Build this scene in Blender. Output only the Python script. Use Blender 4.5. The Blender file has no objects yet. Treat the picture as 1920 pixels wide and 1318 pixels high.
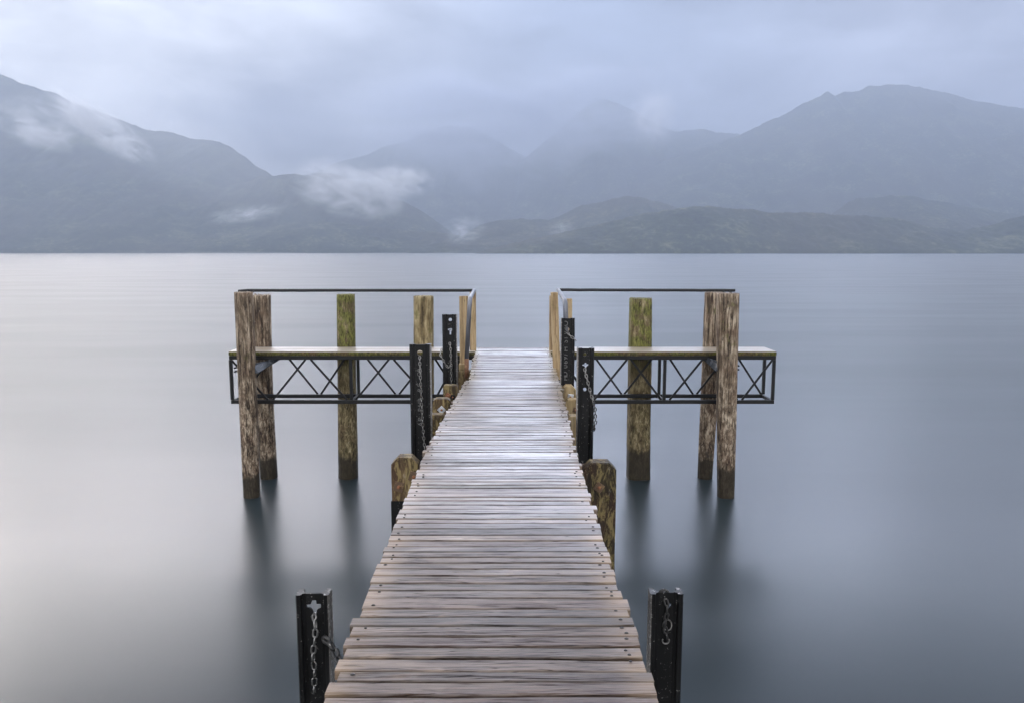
import bpy, bmesh, math, random
from mathutils import Vector, Matrix, noise as mn
random.seed(7)
R = math.radians
scene = bpy.context.scene
col = scene.collection

# ------------------------------------------------------------------ camera
F_PX = 1440.0; HC = 4.05; DECK = 2.40
HORIZON = 472.0
PITCH = math.atan((659 - HORIZON) / F_PX)
cam = bpy.data.cameras.new("camera"); cam.sensor_width = 36; cam.lens = 36 * F_PX / 1920
cam.clip_start = 0.05; cam.clip_end = 40000
cam_o = bpy.data.objects.new("camera", cam); col.objects.link(cam_o)
cam_o.location = (0, 0, HC); cam_o.rotation_euler = (math.pi / 2 - PITCH, 0, 0)
scene.camera = cam_o

# ------------------------------------------------------------------ light
SUN_EL, SUN_AZ = R(20), R(-48)          # azimuth from +y, negative = left
sun = bpy.data.lights.new("sun", 'SUN'); sun.energy = 0.9; sun.angle = R(24); sun.color = (1, .95, .88)
sun_o = bpy.data.objects.new("sun", sun); col.objects.link(sun_o)
sd = Vector((math.sin(SUN_AZ) * math.cos(SUN_EL), math.cos(SUN_AZ) * math.cos(SUN_EL), math.sin(SUN_EL)))
sun_o.rotation_euler = sd.to_track_quat('Z', 'Y').to_euler()
sun_o.location = (0, 0, 50)
scene.view_settings.view_transform = 'Standard'; scene.view_settings.look = 'None'
scene.view_settings.exposure = 0.85; scene.view_settings.gamma = 1
scene.view_settings.use_curve_mapping = False
scene.cycles.volume_bounces = 2; scene.cycles.max_bounces = 8
scene.cycles.volume_step_rate = 2.0; scene.cycles.volume_max_steps = 128
scene.cycles.use_denoising = True

HAZE_TOP = 900
HAZE_DENSITY = 4.2e-4
HAZE_COLOR = (.39, .447, .555)

# ------------------------------------------------------------------ node helpers
class G:
    def __init__(s, nt): s.nt = nt
    def n(s, t, **kw):
        nd = s.nt.nodes.new(t)
        for k, v in kw.items():
            if k.startswith('_'): setattr(nd, k[1:], v)
        for k, v in kw.items():
            if k.startswith('_'): continue
            k2 = int(k[1:]) if k[0] == 'i' and k[1:].isdigit() else k.replace('__', ' ')
            s.put(nd.inputs[k2], v)
        return nd
    def put(s, inp, v):
        if isinstance(v, bpy.types.NodeSocket): s.nt.links.new(v, inp)
        elif isinstance(v, bpy.types.Node): s.nt.links.new(v.outputs[0], inp)
        else: inp.default_value = v
    def math(s, op, a, b=0.0, c=None, clamp=False):
        nd = s.n('ShaderNodeMath', _operation=op, _use_clamp=clamp, i0=a, i1=b)
        if c is not None: s.put(nd.inputs[2], c)
        return nd.outputs[0]
    def vmul(s, a, b): return s.n('ShaderNodeVectorMath', _operation='MULTIPLY', i0=a, i1=b).outputs[0]
    def vadd(s, a, b): return s.n('ShaderNodeVectorMath', _operation='ADD', i0=a, i1=b).outputs[0]
    def noise(s, vec, scale=1.0, detail=4.0, rough=.55, dist=0.0):
        return s.n('ShaderNodeTexNoise', Vector=vec, Scale=scale, Detail=detail, Roughness=rough, Distortion=dist).outputs[0]
    def ramp(s, fac, stops, interp='LINEAR'):
        nd = s.n('ShaderNodeValToRGB', Fac=fac); cr = nd.color_ramp; cr.interpolation = interp
        while len(cr.elements) < len(stops): cr.elements.new(.5)
        for e, (p, c) in zip(cr.elements, stops):
            e.position = p; e.color = (c, c, c, 1) if not hasattr(c, '__len__') else tuple(c) + (1,)
        return nd.outputs[0]
    def mix(s, fac, a, b, blend='MIX'):
        nd = s.n('ShaderNodeMix', _data_type='RGBA', _blend_type=blend)
        s.put(nd.inputs[0], fac); 
        for i, v in ((6, a), (7, b)):
            s.put(nd.inputs[i], tuple(v) + (1,) if isinstance(v, tuple) and len(v) == 3 else v)
        return nd.outputs[2]
    def mapr(s, v, a, b, c, d, smooth=True):
        nd = s.n('ShaderNodeMapRange', Value=v, From__Min=a, From__Max=b, To__Min=c, To__Max=d)
        if smooth: nd.interpolation_type = 'SMOOTHSTEP'
        return nd.outputs[0]
    def sep(s, v): return s.n('ShaderNodeSeparateXYZ', i0=v).outputs

def newmat(name):
    m = bpy.data.materials.new(name); m.use_nodes = True
    g = G(m.node_tree); bs = m.node_tree.nodes['Principled BSDF']
    g.bs = bs; g.obj = g.n('ShaderNodeTexCoord').outputs['Object']
    g.inp = lambda k, v: g.put(bs.inputs[k], v)
    return m, g

# ------------------------------------------------------------------ world: overcast sky over a Nishita base
w = bpy.data.worlds.new("World"); scene.world = w; w.use_nodes = True
g = G(w.node_tree); bg = w.node_tree.nodes['Background']
d = g.n('ShaderNodeTexCoord').outputs['Generated']
sx, sy, sz = g.sep(d)
sky = g.n('ShaderNodeTexSky', _sky_type='NISHITA', _sun_disc=False, _sun_elevation=SUN_EL, _sun_rotation=SUN_AZ)
skyc = g.n('ShaderNodeVectorMath', _operation='SCALE', i0=sky.outputs[0], Scale=.07).outputs[0]
cl1 = g.noise(g.vadd(g.vmul(d, (2.4, 2.4, 4.2)), (3.1, .4, 1.7)), 1.0, 5, .5, .4)
cl2 = g.noise(g.vmul(d, (5, 5, 14)), 1.0, 5, .55, .3)
left = g.mapr(sx, -.72, .30, 1, 0)
ahead = g.mapr(sy, .0, .6, 0, 1)
zen = g.mapr(sz, .335, .40, 0, 1)
leftv = g.mapr(sx, -.62, .10, 1, 0)
base = g.mix(leftv, (.17, .205, .28), (.86, .87, .88))
base = g.mix(g.mapr(sx, .10, .55, 0, 1), base, (.34, .365, .45))
added_band = g.mix(g.mapr(sx, -.60, .20, 1, 0), (16.5, 18.0, 22.5), (33.0, 30.4, 29.6))  # bright sky band added above the view to brighten water and deck
base = g.mix(g.mapr(sz, .298, .345, 0, 1), base, added_band)
base = g.mix(zen, base, (.30, .34, .42))
base = g.mix(ahead, (1.35, 1.35, 1.40), base)
lum = g.math('ADD', g.mapr(cl1, .34, .66, .5, 1.65), g.mapr(cl2, .3, .7, -.35, .38))
cloud = g.n('ShaderNodeVectorMath', _operation='SCALE', i0=base, Scale=lum).outputs[0]
g.put(bg.inputs[0], g.mix(.95, skyc, cloud)); bg.inputs[1].default_value = 1.0

# ------------------------------------------------------------------ projection from the photograph's pixels
TH = PITCH
FV = Vector((0, math.cos(TH), -math.sin(TH))); UV = Vector((0, math.sin(TH), math.cos(TH))); CP = Vector((0, 0, HC))
def ray(px, py): return FV + Vector(((px - 960) / F_PX, 0, 0)) + UV * ((659 - py) / F_PX)
def aty(px, py, y): r = ray(px, py); return CP + r * (y / r.y)
def atz(px, py, z): r = ray(px, py); return CP + r * ((z - HC) / r.z)
def lerp_tab(t, xs, ys):
    if t <= xs[0]: i = 0
    elif t >= xs[-1]: i = len(xs) - 2
    else:
        i = 0
        while xs[i + 1] < t: i += 1
    f = (t - xs[i]) / (xs[i + 1] - xs[i]); return ys[i] + (ys[i + 1] - ys[i]) * f

# ------------------------------------------------------------------ mesh helpers
def obj(name, bm, mats, parent=None, loc=None, smooth=False):
    me = bpy.data.meshes.new(name)
    if isinstance(bm, bmesh.types.BMesh):
        bmesh.ops.recalc_face_normals(bm, faces=bm.faces); bm.to_mesh(me); bm.free()
    else:
        bpy.data.meshes.remove(me); me = bm; me.name = name
    for m in (mats if isinstance(mats, (list, tuple)) else [mats]): me.materials.append(m)
    if smooth:
        for p in me.polygons: p.use_smooth = True
    o = bpy.data.objects.new(name, me); col.objects.link(o)
    if parent: o.parent = parent
    if loc is not None:
        o.location = loc
        if not parent: me.transform(Matrix.Translation(-Vector(loc)))
    return o
def empty(name, loc=(0, 0, 0)):
    o = bpy.data.objects.new(name, None); col.objects.link(o); o.location = loc; o.empty_display_size = .2
    return o
def tag(o, label=None, cat=None, group=None, kind=None):
    for k, v in (('label', label), ('category', cat), ('group', group), ('kind', kind)):
        if v: o[k] = v
    return o
def box(bm, x0, x1, y0, y1, z0, z1, bev=0.0, rot=None, piv=None, mat=0):
    r = bmesh.ops.create_cube(bm, size=1.0)
    vs = r['verts']
    for v in vs: v.co = Vector((x0 + (v.co.x + .5) * (x1 - x0), y0 + (v.co.y + .5) * (y1 - y0), z0 + (v.co.z + .5) * (z1 - z0)))
    fs = list({f for v in vs for f in v.link_faces})
    if bev:
        es = list({e for v in vs for e in v.link_edges})
        r2 = bmesh.ops.bevel(bm, geom=es, offset=bev, segments=2, affect='EDGES', profile=.5)
        vs = r2['verts']; fs = r2['faces']
        vs = list({v for f in fs for v in f.verts})
        fs = list({f for v in vs for f in v.link_faces}); vs = list({v for f in fs for v in f.verts})
    if rot is not None:
        p = piv or Vector(((x0 + x1) / 2, (y0 + y1) / 2, (z0 + z1) / 2))
        bmesh.ops.rotate(bm, verts=vs, cent=p, matrix=rot)
    for f in fs: f.material_index = mat
    return vs
def bar(bm, a, b, wx, wy, up=Vector((0, 1, 0))):
    """rectangular bar from a to b; wy measured along 'up'"""
    a, b = Vector(a), Vector(b); t = (b - a).normalized(); s = t.cross(up).normalized(); u = s.cross(t)
    v = []
    for p in (a, b):
        for i, j in ((-1, -1), (1, -1), (1, 1), (-1, 1)): v.append(bm.verts.new(p + s * i * wx / 2 + u * j * wy / 2))
    for f in ((0, 1, 2, 3), (7, 6, 5, 4), (0, 4, 5, 1), (1, 5, 6, 2), (2, 6, 7, 3), (3, 7, 4, 0)): bm.faces.new([v[i] for i in f])
def tube(bm, pts, r, seg=12, closed=False, caps=True):
    pts = [Vector(p) for p in pts]; n = len(pts); rings = []
    up = None
    for i, p in enumerate(pts):
        if closed: t = (pts[(i + 1) % n] - pts[i - 1]).normalized()
        else: t = (pts[min(i + 1, n - 1)] - pts[max(i - 1, 0)]).normalized()
        if up is None:
            up = Vector((0, 0, 1)) if abs(t.z) < .9 else Vector((1, 0, 0))
        s = t.cross(up).normalized(); up = s.cross(t)
        rr = r[i] if hasattr(r, '__len__') else r
        rings.append([bm.verts.new(p + (s * math.cos(k * 2 * math.pi / seg) + up * math.sin(k * 2 * math.pi / seg)) * rr) for k in range(seg)])
    m = n if closed else n - 1
    for i in range(m):
        A, B = rings[i], rings[(i + 1) % n]
        for k in range(seg): bm.faces.new((A[k], A[(k + 1) % seg], B[(k + 1) % seg], B[k]))
    if caps and not closed: bm.faces.new(rings[0][::-1]); bm.faces.new(rings[-1])
def curve_mesh(cu, mtx):
    o = bpy.data.objects.new("tmp", cu); col.objects.link(o)
    me = bpy.data.meshes.new_from_object(o.evaluated_get(bpy.context.evaluated_depsgraph_get()))
    bpy.data.objects.remove(o); me.transform(mtx); return me
TO_XZ = Matrix.Rotation(math.pi / 2, 4, 'X')       # xy outline -> xz, faces -y
def plate(outline, holes, thick, bev=0.0):
    cu = bpy.data.curves.new("plate", 'CURVE'); cu.dimensions = '2D'; cu.fill_mode = 'BOTH'; cu.extrude = thick / 2
    cu.bevel_depth = bev; cu.bevel_resolution = 1
    for pts in [outline] + holes:
        s = cu.splines.new('POLY'); s.points.add(len(pts) - 1); s.use_cyclic_u = True
        for p, q in zip(s.points, pts): p.co = (q[0], q[1], 0, 1)
    return curve_mesh(cu, TO_XZ)
def circ(cx, cy, r, n=14): return [(cx + r * math.cos(i * 2 * math.pi / n), cy + r * math.sin(i * 2 * math.pi / n)) for i in range(n)]

# ------------------------------------------------------------------ materials
def wood(name, stretch, dark, mid, light, rough=(.45, .75), patch=0.0, crack=0.0, moss=0.0, mosscol=(.105, .108, .024), band=None, bump=.5, seed_attr=False,
         speck=.35, red=.25, grain=(.30, .50, .68)):
    m, g = newmat(name)
    v = g.obj
    if seed_attr:
        at = g.n('ShaderNodeAttribute', _attribute_name='seed').outputs['Vector']
        v0 = g.vadd(v, at)
    else:
        rn = g.n('ShaderNodeObjectInfo').outputs['Random']
        v0 = g.vadd(v, g.n('ShaderNodeCombineXYZ', X=g.math('MULTIPLY', rn, 31.0), Y=g.math('MULTIPLY', rn, 17.0)).outputs[0])
    gv = g.vmul(v0, stretch)
    n1 = g.noise(gv, 1.0, 6, .62, .25)
    n2 = g.noise(gv, 3.1, 4, .6)
    n3 = g.noise(v0, 3.0, 4, .6)
    n4 = g.noise(g.vmul(v0, tuple(max(10.0, min(60.0, q * 2.2)) for q in stretch)), 1.0, 4, .7)
    f = g.math('ADD', g.math('MULTIPLY', n1, .62), g.math('MULTIPLY', n2, .38))
    if band:
        low = g.mapr(g.sep(v)[2], 2.6, 1.0, .15, .8)
        nb = g.noise(g.vmul(v0, (24, 24, 9)), 1.0, 6, .68, .6)
        f = g.math('ADD', g.math('MULTIPLY', f, g.math('SUBTRACT', 1.0, low)), g.math('MULTIPLY', nb, low))
        nbb = g.noise(g.vmul(v0, (8, 8, 2.6)), 1.0, 5, .62, .4)
        f = g.math('ADD', f, g.math('MULTIPLY', g.math('SUBTRACT', nbb, .5), .55))
    c = g.ramp(f, [(grain[0], dark), (grain[1], mid), (grain[2], light)])
    c = g.mix(g.math('MULTIPLY', g.mapr(n3, .42, .66, 0, 1), red), c, (.16, .075, .045), 'MIX')
    sp = g.mapr(n4, .60, .74, 0, speck)
    c = g.mix(sp, c, (.50, .43, .33))
    sp2 = g.mapr(n4, .42, .30, 0, speck * 1.6)
    c = g.mix(sp2, c, (.018, .013, .009))
    if crack:
        ck = g.noise(g.vmul(v0, tuple(q * .55 for q in stretch)), 1.0, 3, .5, .3)
        ck = g.math('ABSOLUTE', g.math('SUBTRACT', ck, .5))
        c = g.mix(g.mapr(ck, .0, .022, crack, 0), c, (.010, .007, .005))
        ck2 = g.math('ABSOLUTE', g.math('SUBTRACT', n1, .42))
        c = g.mix(g.mapr(ck2, .0, .02, crack * .8, 0), c, (.012, .008, .006))
    if patch:
        pn = g.noise(g.vmul(v0, (16, 16, 5)), 1.0, 7, .72, .9)
        c = g.mix(g.mapr(pn, .50, .60, 0, patch), c, (.36, .28, .115))
        c = g.mix(g.mapr(pn, .46, .38, 0, patch), c, (.014, .010, .007))
    if moss:
        ml = g.noise(v0, 5.5, 5, .65)
        mk = g.mapr(g.math('ADD', ml, g.math('MULTIPLY', n2, .35)), .82 - .34 * moss, .98 - .34 * moss, 0, min(1, .35 + moss * .6))
        if band == 'pile': mk = g.math('MULTIPLY', mk, g.mapr(g.sep(v)[2], 1.8, 2.5, .10, 1))
        c = g.mix(mk, c, g.mix(g.mapr(n4, .35, .65, 0, 1), tuple(q * .35 for q in mosscol), tuple(q * 1.6 for q in mosscol)))
    if band:
        z = g.sep(v)[2]
        zz = g.math('ADD', z, g.math('ADD', g.math('MULTIPLY', g.noise(v0, 7.0, 4), .42), g.math('MULTIPLY', rn, .22)))
        wet = g.mapr(zz, .88, .70, 0, 1)
        c = g.mix(g.math('MULTIPLY', wet, .94), c, g.mix(nb, (.004, .003, .002), (.042, .033, .02)))
        ro = g.mapr(zz, .86, .70, .7, .5)
    else:
        ro = g.mapr(n3, .35, .65, rough[0], rough[1])
    if seed_attr:
        tn = g.n('ShaderNodeAttribute', _attribute_name='tone').outputs['Fac']
        c = g.n('ShaderNodeVectorMath', _operation='SCALE', i0=c, Scale=tn).outputs[0]
    g.inp('Base Color', c); g.inp('Roughness', ro); g.inp('Specular IOR Level', .22)
    h = g.math('ADD', g.math('MULTIPLY', f, 1.0), g.math('MULTIPLY', n4, .25))
    g.inp('Normal', g.n('ShaderNodeBump', Strength=bump, Distance=.012, Height=h).outputs[0])
    return m
M = {}
M['pile'] = wood('weathered_pile', (28, 28, 1.5), (.020, .014, .010), (.155, .113, .075), (.46, .38, .28), grain=(.36, .50, .64), speck=.75, crack=.9, red=.18, moss=.22, band='pile', bump=.8)
M['pile_moss'] = wood('mossy_pile', (17, 17, 1.5), (.02, .015, .007), (.13, .10, .05), (.36, .30, .17), grain=(.34, .50, .68), speck=.65, crack=.7, moss=.80, band='pile', bump=.7, red=.1)
M['pile_mid'] = wood('lichen_pile', (17, 17, 1.5), (.03, .021, .01), (.19, .145, .07), (.42, .35, .2), grain=(.32, .48, .68), speck=.45, crack=.5, moss=.4, band='pile', bump=.6, red=.1)
M['sawn'] = wood('sawn_timber', (24, 24, 1.1), (.13, .085, .042), (.36, .26, .14), (.52, .41, .25), moss=.12, bump=.4, speck=.3, red=.15, crack=.35)
M['fender'] = wood('stained_fender', (13, 13, 1.6), (.020, .014, .008), (.085, .060, .030), (.34, .26, .13), moss=.1, bump=.7, speck=.4, grain=(.36, .53, .66), patch=.5)
M['fender_dark'] = wood('dark_fender', (13, 13, 1.6), (.012, .009, .006), (.045, .034, .018), (.24, .19, .08), moss=.2, mosscol=(.30, .25, .07), bump=.7, speck=.35, grain=(.40, .57, .72), patch=.45)
M['fender_pale'] = wood('pale_fender', (16, 16, 1.4), (.07, .05, .025), (.30, .22, .11), (.46, .37, .22), bump=.5, speck=.35, crack=.4)
M['moss_edge'] = wood('mossy_edge', (26, 40, 9), (.008, .007, .004), (.05, .042, .016), (.2, .17, .06), moss=.6, mosscol=(.075, .08, .012), bump=.8)
M['bearer'] = wood('bearer_timber', (1.5, 12, 12), (.02, .015, .01), (.07, .052, .038), (.16, .12, .09), bump=.5)

# wet decking
m, g = newmat('wet_decking'); M['deck'] = m
at = g.n('ShaderNodeAttribute', _attribute_name='seed').outputs['Vector']
tn = g.n('ShaderNodeAttribute', _attribute_name='tone').outputs['Fac']
ed = g.n('ShaderNodeAttribute', _attribute_name='edge').outputs['Fac']
v0 = g.vadd(g.obj, at)
gv = g.vmul(v0, (3.2, 85, 85))
n1 = g.noise(gv, 1.0, 7, .68, .35); n2 = g.noise(g.vmul(v0, (9, 210, 210)), 1.0, 4, .6, .2); n3 = g.noise(g.vmul(v0, (2.4, 9, 9)), 1.0, 6, .62, .7)
n5 = g.noise(g.obj, .9, 3, .5); n6 = g.noise(g.vmul(v0, (1.0, 26, 26)), 1.0, 4, .6, .5)
f = g.math('ADD', g.math('ADD', g.math('MULTIPLY', n1, .42), g.math('MULTIPLY', n2, .28)), g.math('MULTIPLY', n6, .30))
c = g.ramp(f, [(.36, (.005, .004, .003)), (.44, (.034, .025, .019)), (.54, (.100, .073, .053)), (.68, (.26, .205, .155))])
c = g.mix(g.mapr(n3, .50, .66, 0, .75), c, (.026, .017, .014))
c = g.mix(g.mapr(n3, .44, .28, 0, .6), c, (.235, .17, .12))
c = g.mix(g.mapr(g.n('ShaderNodeTexWhiteNoise', _noise_dimensions='3D', Vector=at).outputs[0], .45, 1, 0, .42), c, (.078, .034, .022), 'MIX')
crk = g.math('ABSOLUTE', g.math('SUBTRACT', g.noise(g.vmul(v0, (.8, 22, 22)), 1.0, 3, .5, .3), .5))
c = g.mix(g.mapr(crk, 0, .010, .85, 0), c, (.006, .005, .004))
c = g.mix(g.math('MULTIPLY', g.mapr(ed, .72, 1, 0, 1), g.mapr(n3, .4, .6, .15, .55)), c, (.27, .19, .12))
mossk = g.math('MULTIPLY', g.mapr(ed, .78, 1, 0, 1), g.math('MULTIPLY', g.mapr(g.sep(g.obj)[1], 7, 10, 0, 1), g.mapr(n2, .45, .6, 0, .8)))
c = g.mix(mossk, c, (.10, .095, .02))
c = g.n('ShaderNodeVectorMath', _operation='SCALE', i0=c, Scale=tn).outputs[0]
g.inp('Base Color', c)
wet = g.math('ADD', g.math('MULTIPLY', n5, .6), g.math('MULTIPLY', n3, .4))
g.inp('Roughness', g.math('ADD', g.mapr(wet, .38, .62, .30, .44), g.mapr(f, .45, .66, 0, .20)))
g.inp('Coat Weight', g.math('MULTIPLY', g.mapr(g.sep(g.obj)[1], 3.2, 6.5, 0, 1), g.math('MULTIPLY', g.mapr(wet, .62, .40, .55, 1), g.mapr(f, .40, .48, .15, 1)))); g.inp('Coat IOR', 1.62); g.inp('Coat Roughness', .30)
g.inp('Specular IOR Level', g.math('MULTIPLY', g.mapr(f, .40, .50, .05, .75), g.mapr(g.math('ADD', crk, g.math('MULTIPLY', f, .02)), .01, .03, .2, 1)))  # self-shading of the grain grooves put in as lower specular
g.inp('Normal', g.n('ShaderNodeBump', Strength=.55, Distance=.007, Height=f).outputs[0])

m, g = newmat('wet_platform_boards'); M['platform'] = m
n1 = g.noise(g.vmul(g.obj, (1.2, 40, 40)), 1, 6, .6); n2 = g.noise(g.vmul(g.obj, (2, 6, 6)), 1, 4, .6)
g.inp('Base Color', g.mix(g.mapr(n2, .52, .7, 0, .5), g.ramp(n1, [(.3, (.24, .21, .17)), (.6, (.31, .27, .22)), (.75, (.37, .33, .28))]), (.34, .20, .08)))
g.inp('Coat Weight', .35); g.inp('Coat IOR', 1.5); g.inp('Coat Roughness', .30); g.inp('Roughness', g.mapr(n2, .3, .7, .32, .42)); g.inp('Specular IOR Level', .6)
g.inp('Normal', g.n('ShaderNodeBump', Strength=.0, Distance=.004, Height=n1).outputs[0])

def paint(name, basec, chip, rough, chipamt=.70, metal=0.0, bump=.15, spec=.5):
    m, g = newmat(name)
    a = g.noise(g.obj, 38, 4, .6); b = g.noise(g.vmul(g.obj, (9, 9, 2.0)), 1, 4, .6); e = g.noise(g.obj, 160, 2, .5)
    c = g.mix(g.mapr(b, .45, .7, 0, .6), basec, tuple(x * 1.9 + .004 for x in basec))
    c = g.mix(g.mapr(g.math('ADD', g.math('MULTIPLY', a, .7), g.math('MULTIPLY', e, .3)), chipamt - .03, chipamt + .02, 0, .8), c, chip)
    g.inp('Base Color', c); g.inp('Metallic', metal); g.inp('Roughness', g.mapr(b, .3, .7, rough - .1, rough + .15)); g.inp('Specular IOR Level', spec)
    g.inp('Normal', g.n('ShaderNodeBump', Strength=bump, Distance=.004, Height=a).outputs[0])
    return m
M['post'] = paint('black_post', (.0042, .0041, .0040), (.30, .29, .27), .42, .645, spec=.22)
M['post_rim'] = paint('scuffed_post_rim', (.022, .021, .020), (.42, .40, .38), .5, .60)
M['worn_lit_side'] = paint('worn_lit_post_side', (.12, .11, .10), (.42, .41, .39), .5, .56)  # worn walkway-side flange faces, also painted lighter for the sky light they catch
M['truss'] = paint('dark_truss_steel', (.0065, .0063, .006), (.09, .05, .03), .45, .67, spec=.25)
M['rail'] = paint('tarred_rail', (.010, .010, .010), (.08, .075, .06), .45, .63, bump=.4, spec=.35)
M['galv'] = paint('galvanised_pipe', (.13, .135, .15), (.10, .06, .04), .38, .66, metal=.6)
M['rust'] = paint('rusty_pipe', (.10, .045, .02), (.25, .14, .07), .7, .58)
M['chain'] = paint('wet_steel_chain', (.20, .195, .185), (.08, .05, .03), .30, .60, metal=.85)
M['chain_dark'] = paint('blackened_chain', (.025, .024, .023), (.3, .28, .25), .4, .62, metal=.3)
M['washer'] = paint('rusted_washer', (.10, .062, .035), (.24, .15, .07), .6, .56, metal=.2)
M['washer_bright'] = paint('zinc_washer', (.62, .64, .66), (.3, .25, .2), .28, .66, metal=.8)
M['bolt'] = paint('rusted_bolt', (.16, .065, .03), (.30, .14, .06), .65, .56)
M['letter'] = paint('glint_lettering', (.11, .108, .104), (.05, .05, .05), .4, .58)  # raised letters coloured pale to stand for glints on their strokes
M['bracket'] = paint('wet_grey_bracket', (.055, .06, .068), (.35, .36, .38), .22, .63, metal=.3)
m, g = newmat('nail_stain'); M['nail'] = m
g.inp('Base Color', (.012, .009, .008, 1)); g.inp('Roughness', .5)

m, g = newmat('lake_water'); M['water'] = m
wn = g.noise(g.vmul(g.obj, (.35, 1.5, 1)), 1.0, 4, .55)
wn2 = g.noise(g.vmul(g.obj, (.05, .22, 1)), 1.0, 3, .5)
g.inp('Base Color', g.mix(wn2, (.013, .020, .023), (.018, .026, .029)))
dist = g.n('ShaderNodeVectorMath', _operation='LENGTH', i0=g.obj).outputs['Value']
g.inp('Roughness', g.math('ADD', g.mapr(dist, 4, 40, .298, .37), g.mapr(wn2, .35, .65, -.012, .012))); g.inp('IOR', 1.333)
g.inp('Normal', g.n('ShaderNodeBump', Strength=.028, Distance=.05, Height=g.math('ADD', wn, g.math('MULTIPLY', wn2, .8))).outputs[0])

m, g = newmat('forested_hill'); M['hill'] = m
a = g.noise(g.obj, .012, 6, .65); b = g.noise(g.obj, .09, 4, .7); e = g.noise(g.obj, .0025, 4, .5)
c = g.ramp(g.math('ADD', g.math('MULTIPLY', a, .5), g.math('MULTIPLY', b, .5)), [(.38, (.007, .011, .006)), (.52, (.034, .044, .021)), (.64, (.15, .155, .09))])
c = g.mix(g.mapr(e, .4, .65, 0, .5), c, (.06, .052, .038))
g.inp('Base Color', c); g.inp('Roughness', .9); g.inp('Specular IOR Level', .15)

# ------------------------------------------------------------------ setting: lake, hills
bm = bmesh.new()
for p in ((-5500, -300), (5500, -300), (5500, 5200), (-5500, 5200)): bm.verts.new((p[0], p[1], 0))
bm.verts.ensure_lookup_table(); bm.faces.new(bm.verts)
tag(obj('lake', bm, M['water']), kind='structure')

def hill(name, pts, D, front, back, amp, nx=360, nv=44, gull=.10, can=3.0, expo=1.1, seed=0.0):
    W = [aty(px, py, D) for px, py in pts]
    xs = [p.x for p in W]; zs = [p.z for p in W]
    bm = bmesh.new(); rows = []
    nb = max(6, nv // 3)
    for j in range(nv + nb + 1):
        if j <= nv: s = j / nv; y = D - front * (1 - s)
        else: s = 1 - (j - nv) / nb; y = D + back * (1 - s)
        row = []
        for i in range(nx + 1):
            x = xs[0] + (xs[-1] - xs[0]) * i / nx
            q = Vector((x / 900 + seed, y / 900, seed))
            # smoothed silhouette height
            z = lerp_tab(x, xs, zs) + min(1, max(0, lerp_tab(x, xs, zs)) / 200) * D * .0028 * mn.fractal(Vector((x / (D * .035), seed * 3, 2)), .9, 2.0, 4)
            z = max(z, -3)
            h = z * (s ** expo)
            k = s * (1 - s) * 4
            rg = 1 - abs(mn.noise(Vector((x / 260 + seed, y / 1500, seed * 2)))) * 2
            h += k * z * gull * (rg - .5) + k * amp * mn.fractal(q * 4, 1.0, 2.0, 4)
            h += min(1, z / 30) * can * mn.fractal(Vector((x / 22, y / 22, seed)), .8, 2.0, 3) * (.35 + .65 * k if s > .05 else 0)
            if s == 1: h = z + can * .6 * mn.fractal(Vector((x / 18, seed, 1)), .8, 2, 3) * min(1, max(0, z) / 30)
            row.append(bm.verts.new((x, y, h - (1.5 if s < .02 else 0))))
        rows.append(row)
    for a, b in zip(rows, rows[1:]):
        for i in range(nx): bm.faces.new((a[i], a[i + 1], b[i + 1], b[i]))
    return tag(obj(name, bm, M['hill'], smooth=True), kind='structure')
hill('mountain', [(-260, 60), (-100, 108), (34, 153), (100, 178), (170, 205), (235, 228), (290, 247), (350, 256), (410, 268), (440, 283), (465, 297), (490, 316), (512, 331), (560, 365), (600, 400), (700, 445), (840, 472)], 2900, 1150, 600, 24, can=4, seed=1.3)
hill('hill', [(430, 350), (490, 334), (512, 331), (540, 325), (570, 328), (600, 324), (640, 330), (680, 345), (720, 365), (760, 380), (800, 402), (840, 432), (900, 472)], 2500, 600, 400, 12, seed=4.1)
hill('mountain', [(420, 400), (520, 345), (600, 320), (650, 300), (700, 285), (750, 270), (800, 248), (840, 236), (880, 240), (930, 262), (990, 300), (1060, 360), (1120, 440)], 4500, 1300, 600, 40, seed=7.7, can=5)
hill('mountain', [(860, 400), (930, 345), (990, 294), (1020, 265), (1050, 243), (1080, 215), (1110, 193), (1130, 187), (1160, 195), (1190, 210), (1230, 235), (1270, 245), (1320, 243), (1380, 250), (1450, 262), (1560, 330)], 4300, 1300, 600, 40, seed=11.2, can=5)
hill('mountain', [(1060, 440), (1180, 335), (1250, 300), (1300, 283), (1380, 258), (1400, 250), (1450, 225), (1490, 205), (1530, 183), (1553, 172), (1565, 178), (1585, 170), (1610, 172), (1625, 163), (1660, 157), (1700, 159), (1740, 167), (1790, 179), (1830, 191), (1886, 198), (2000, 214), (2200, 250)], 3600, 1200, 600, 35, seed=3.9, can=5)
hill('mountain', [(1560, 460), (1640, 400), (1700, 345), (1750, 300), (1800, 283), (1886, 256), (2000, 238), (2200, 220)], 3100, 800, 400, 20, seed=8.8, can=4)
hill('hill', [(820, 472), (870, 440), (900, 422), (940, 414), (980, 410), (1030, 413), (1060, 400), (1090, 385), (1130, 378), (1180, 368), (1210, 373), (1250, 385), (1290, 396), (1360, 420), (1450, 472)], 2150, 400, 300, 8, seed=5.5)
hill('hill', [(1500, 440), (1560, 404), (1590, 380), (1610, 372), (1670, 368), (1720, 371), (1770, 380), (1840, 392), (1890, 400), (2000, 408), (2150, 420)], 2150, 450, 300, 8, seed=6.5)
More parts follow.
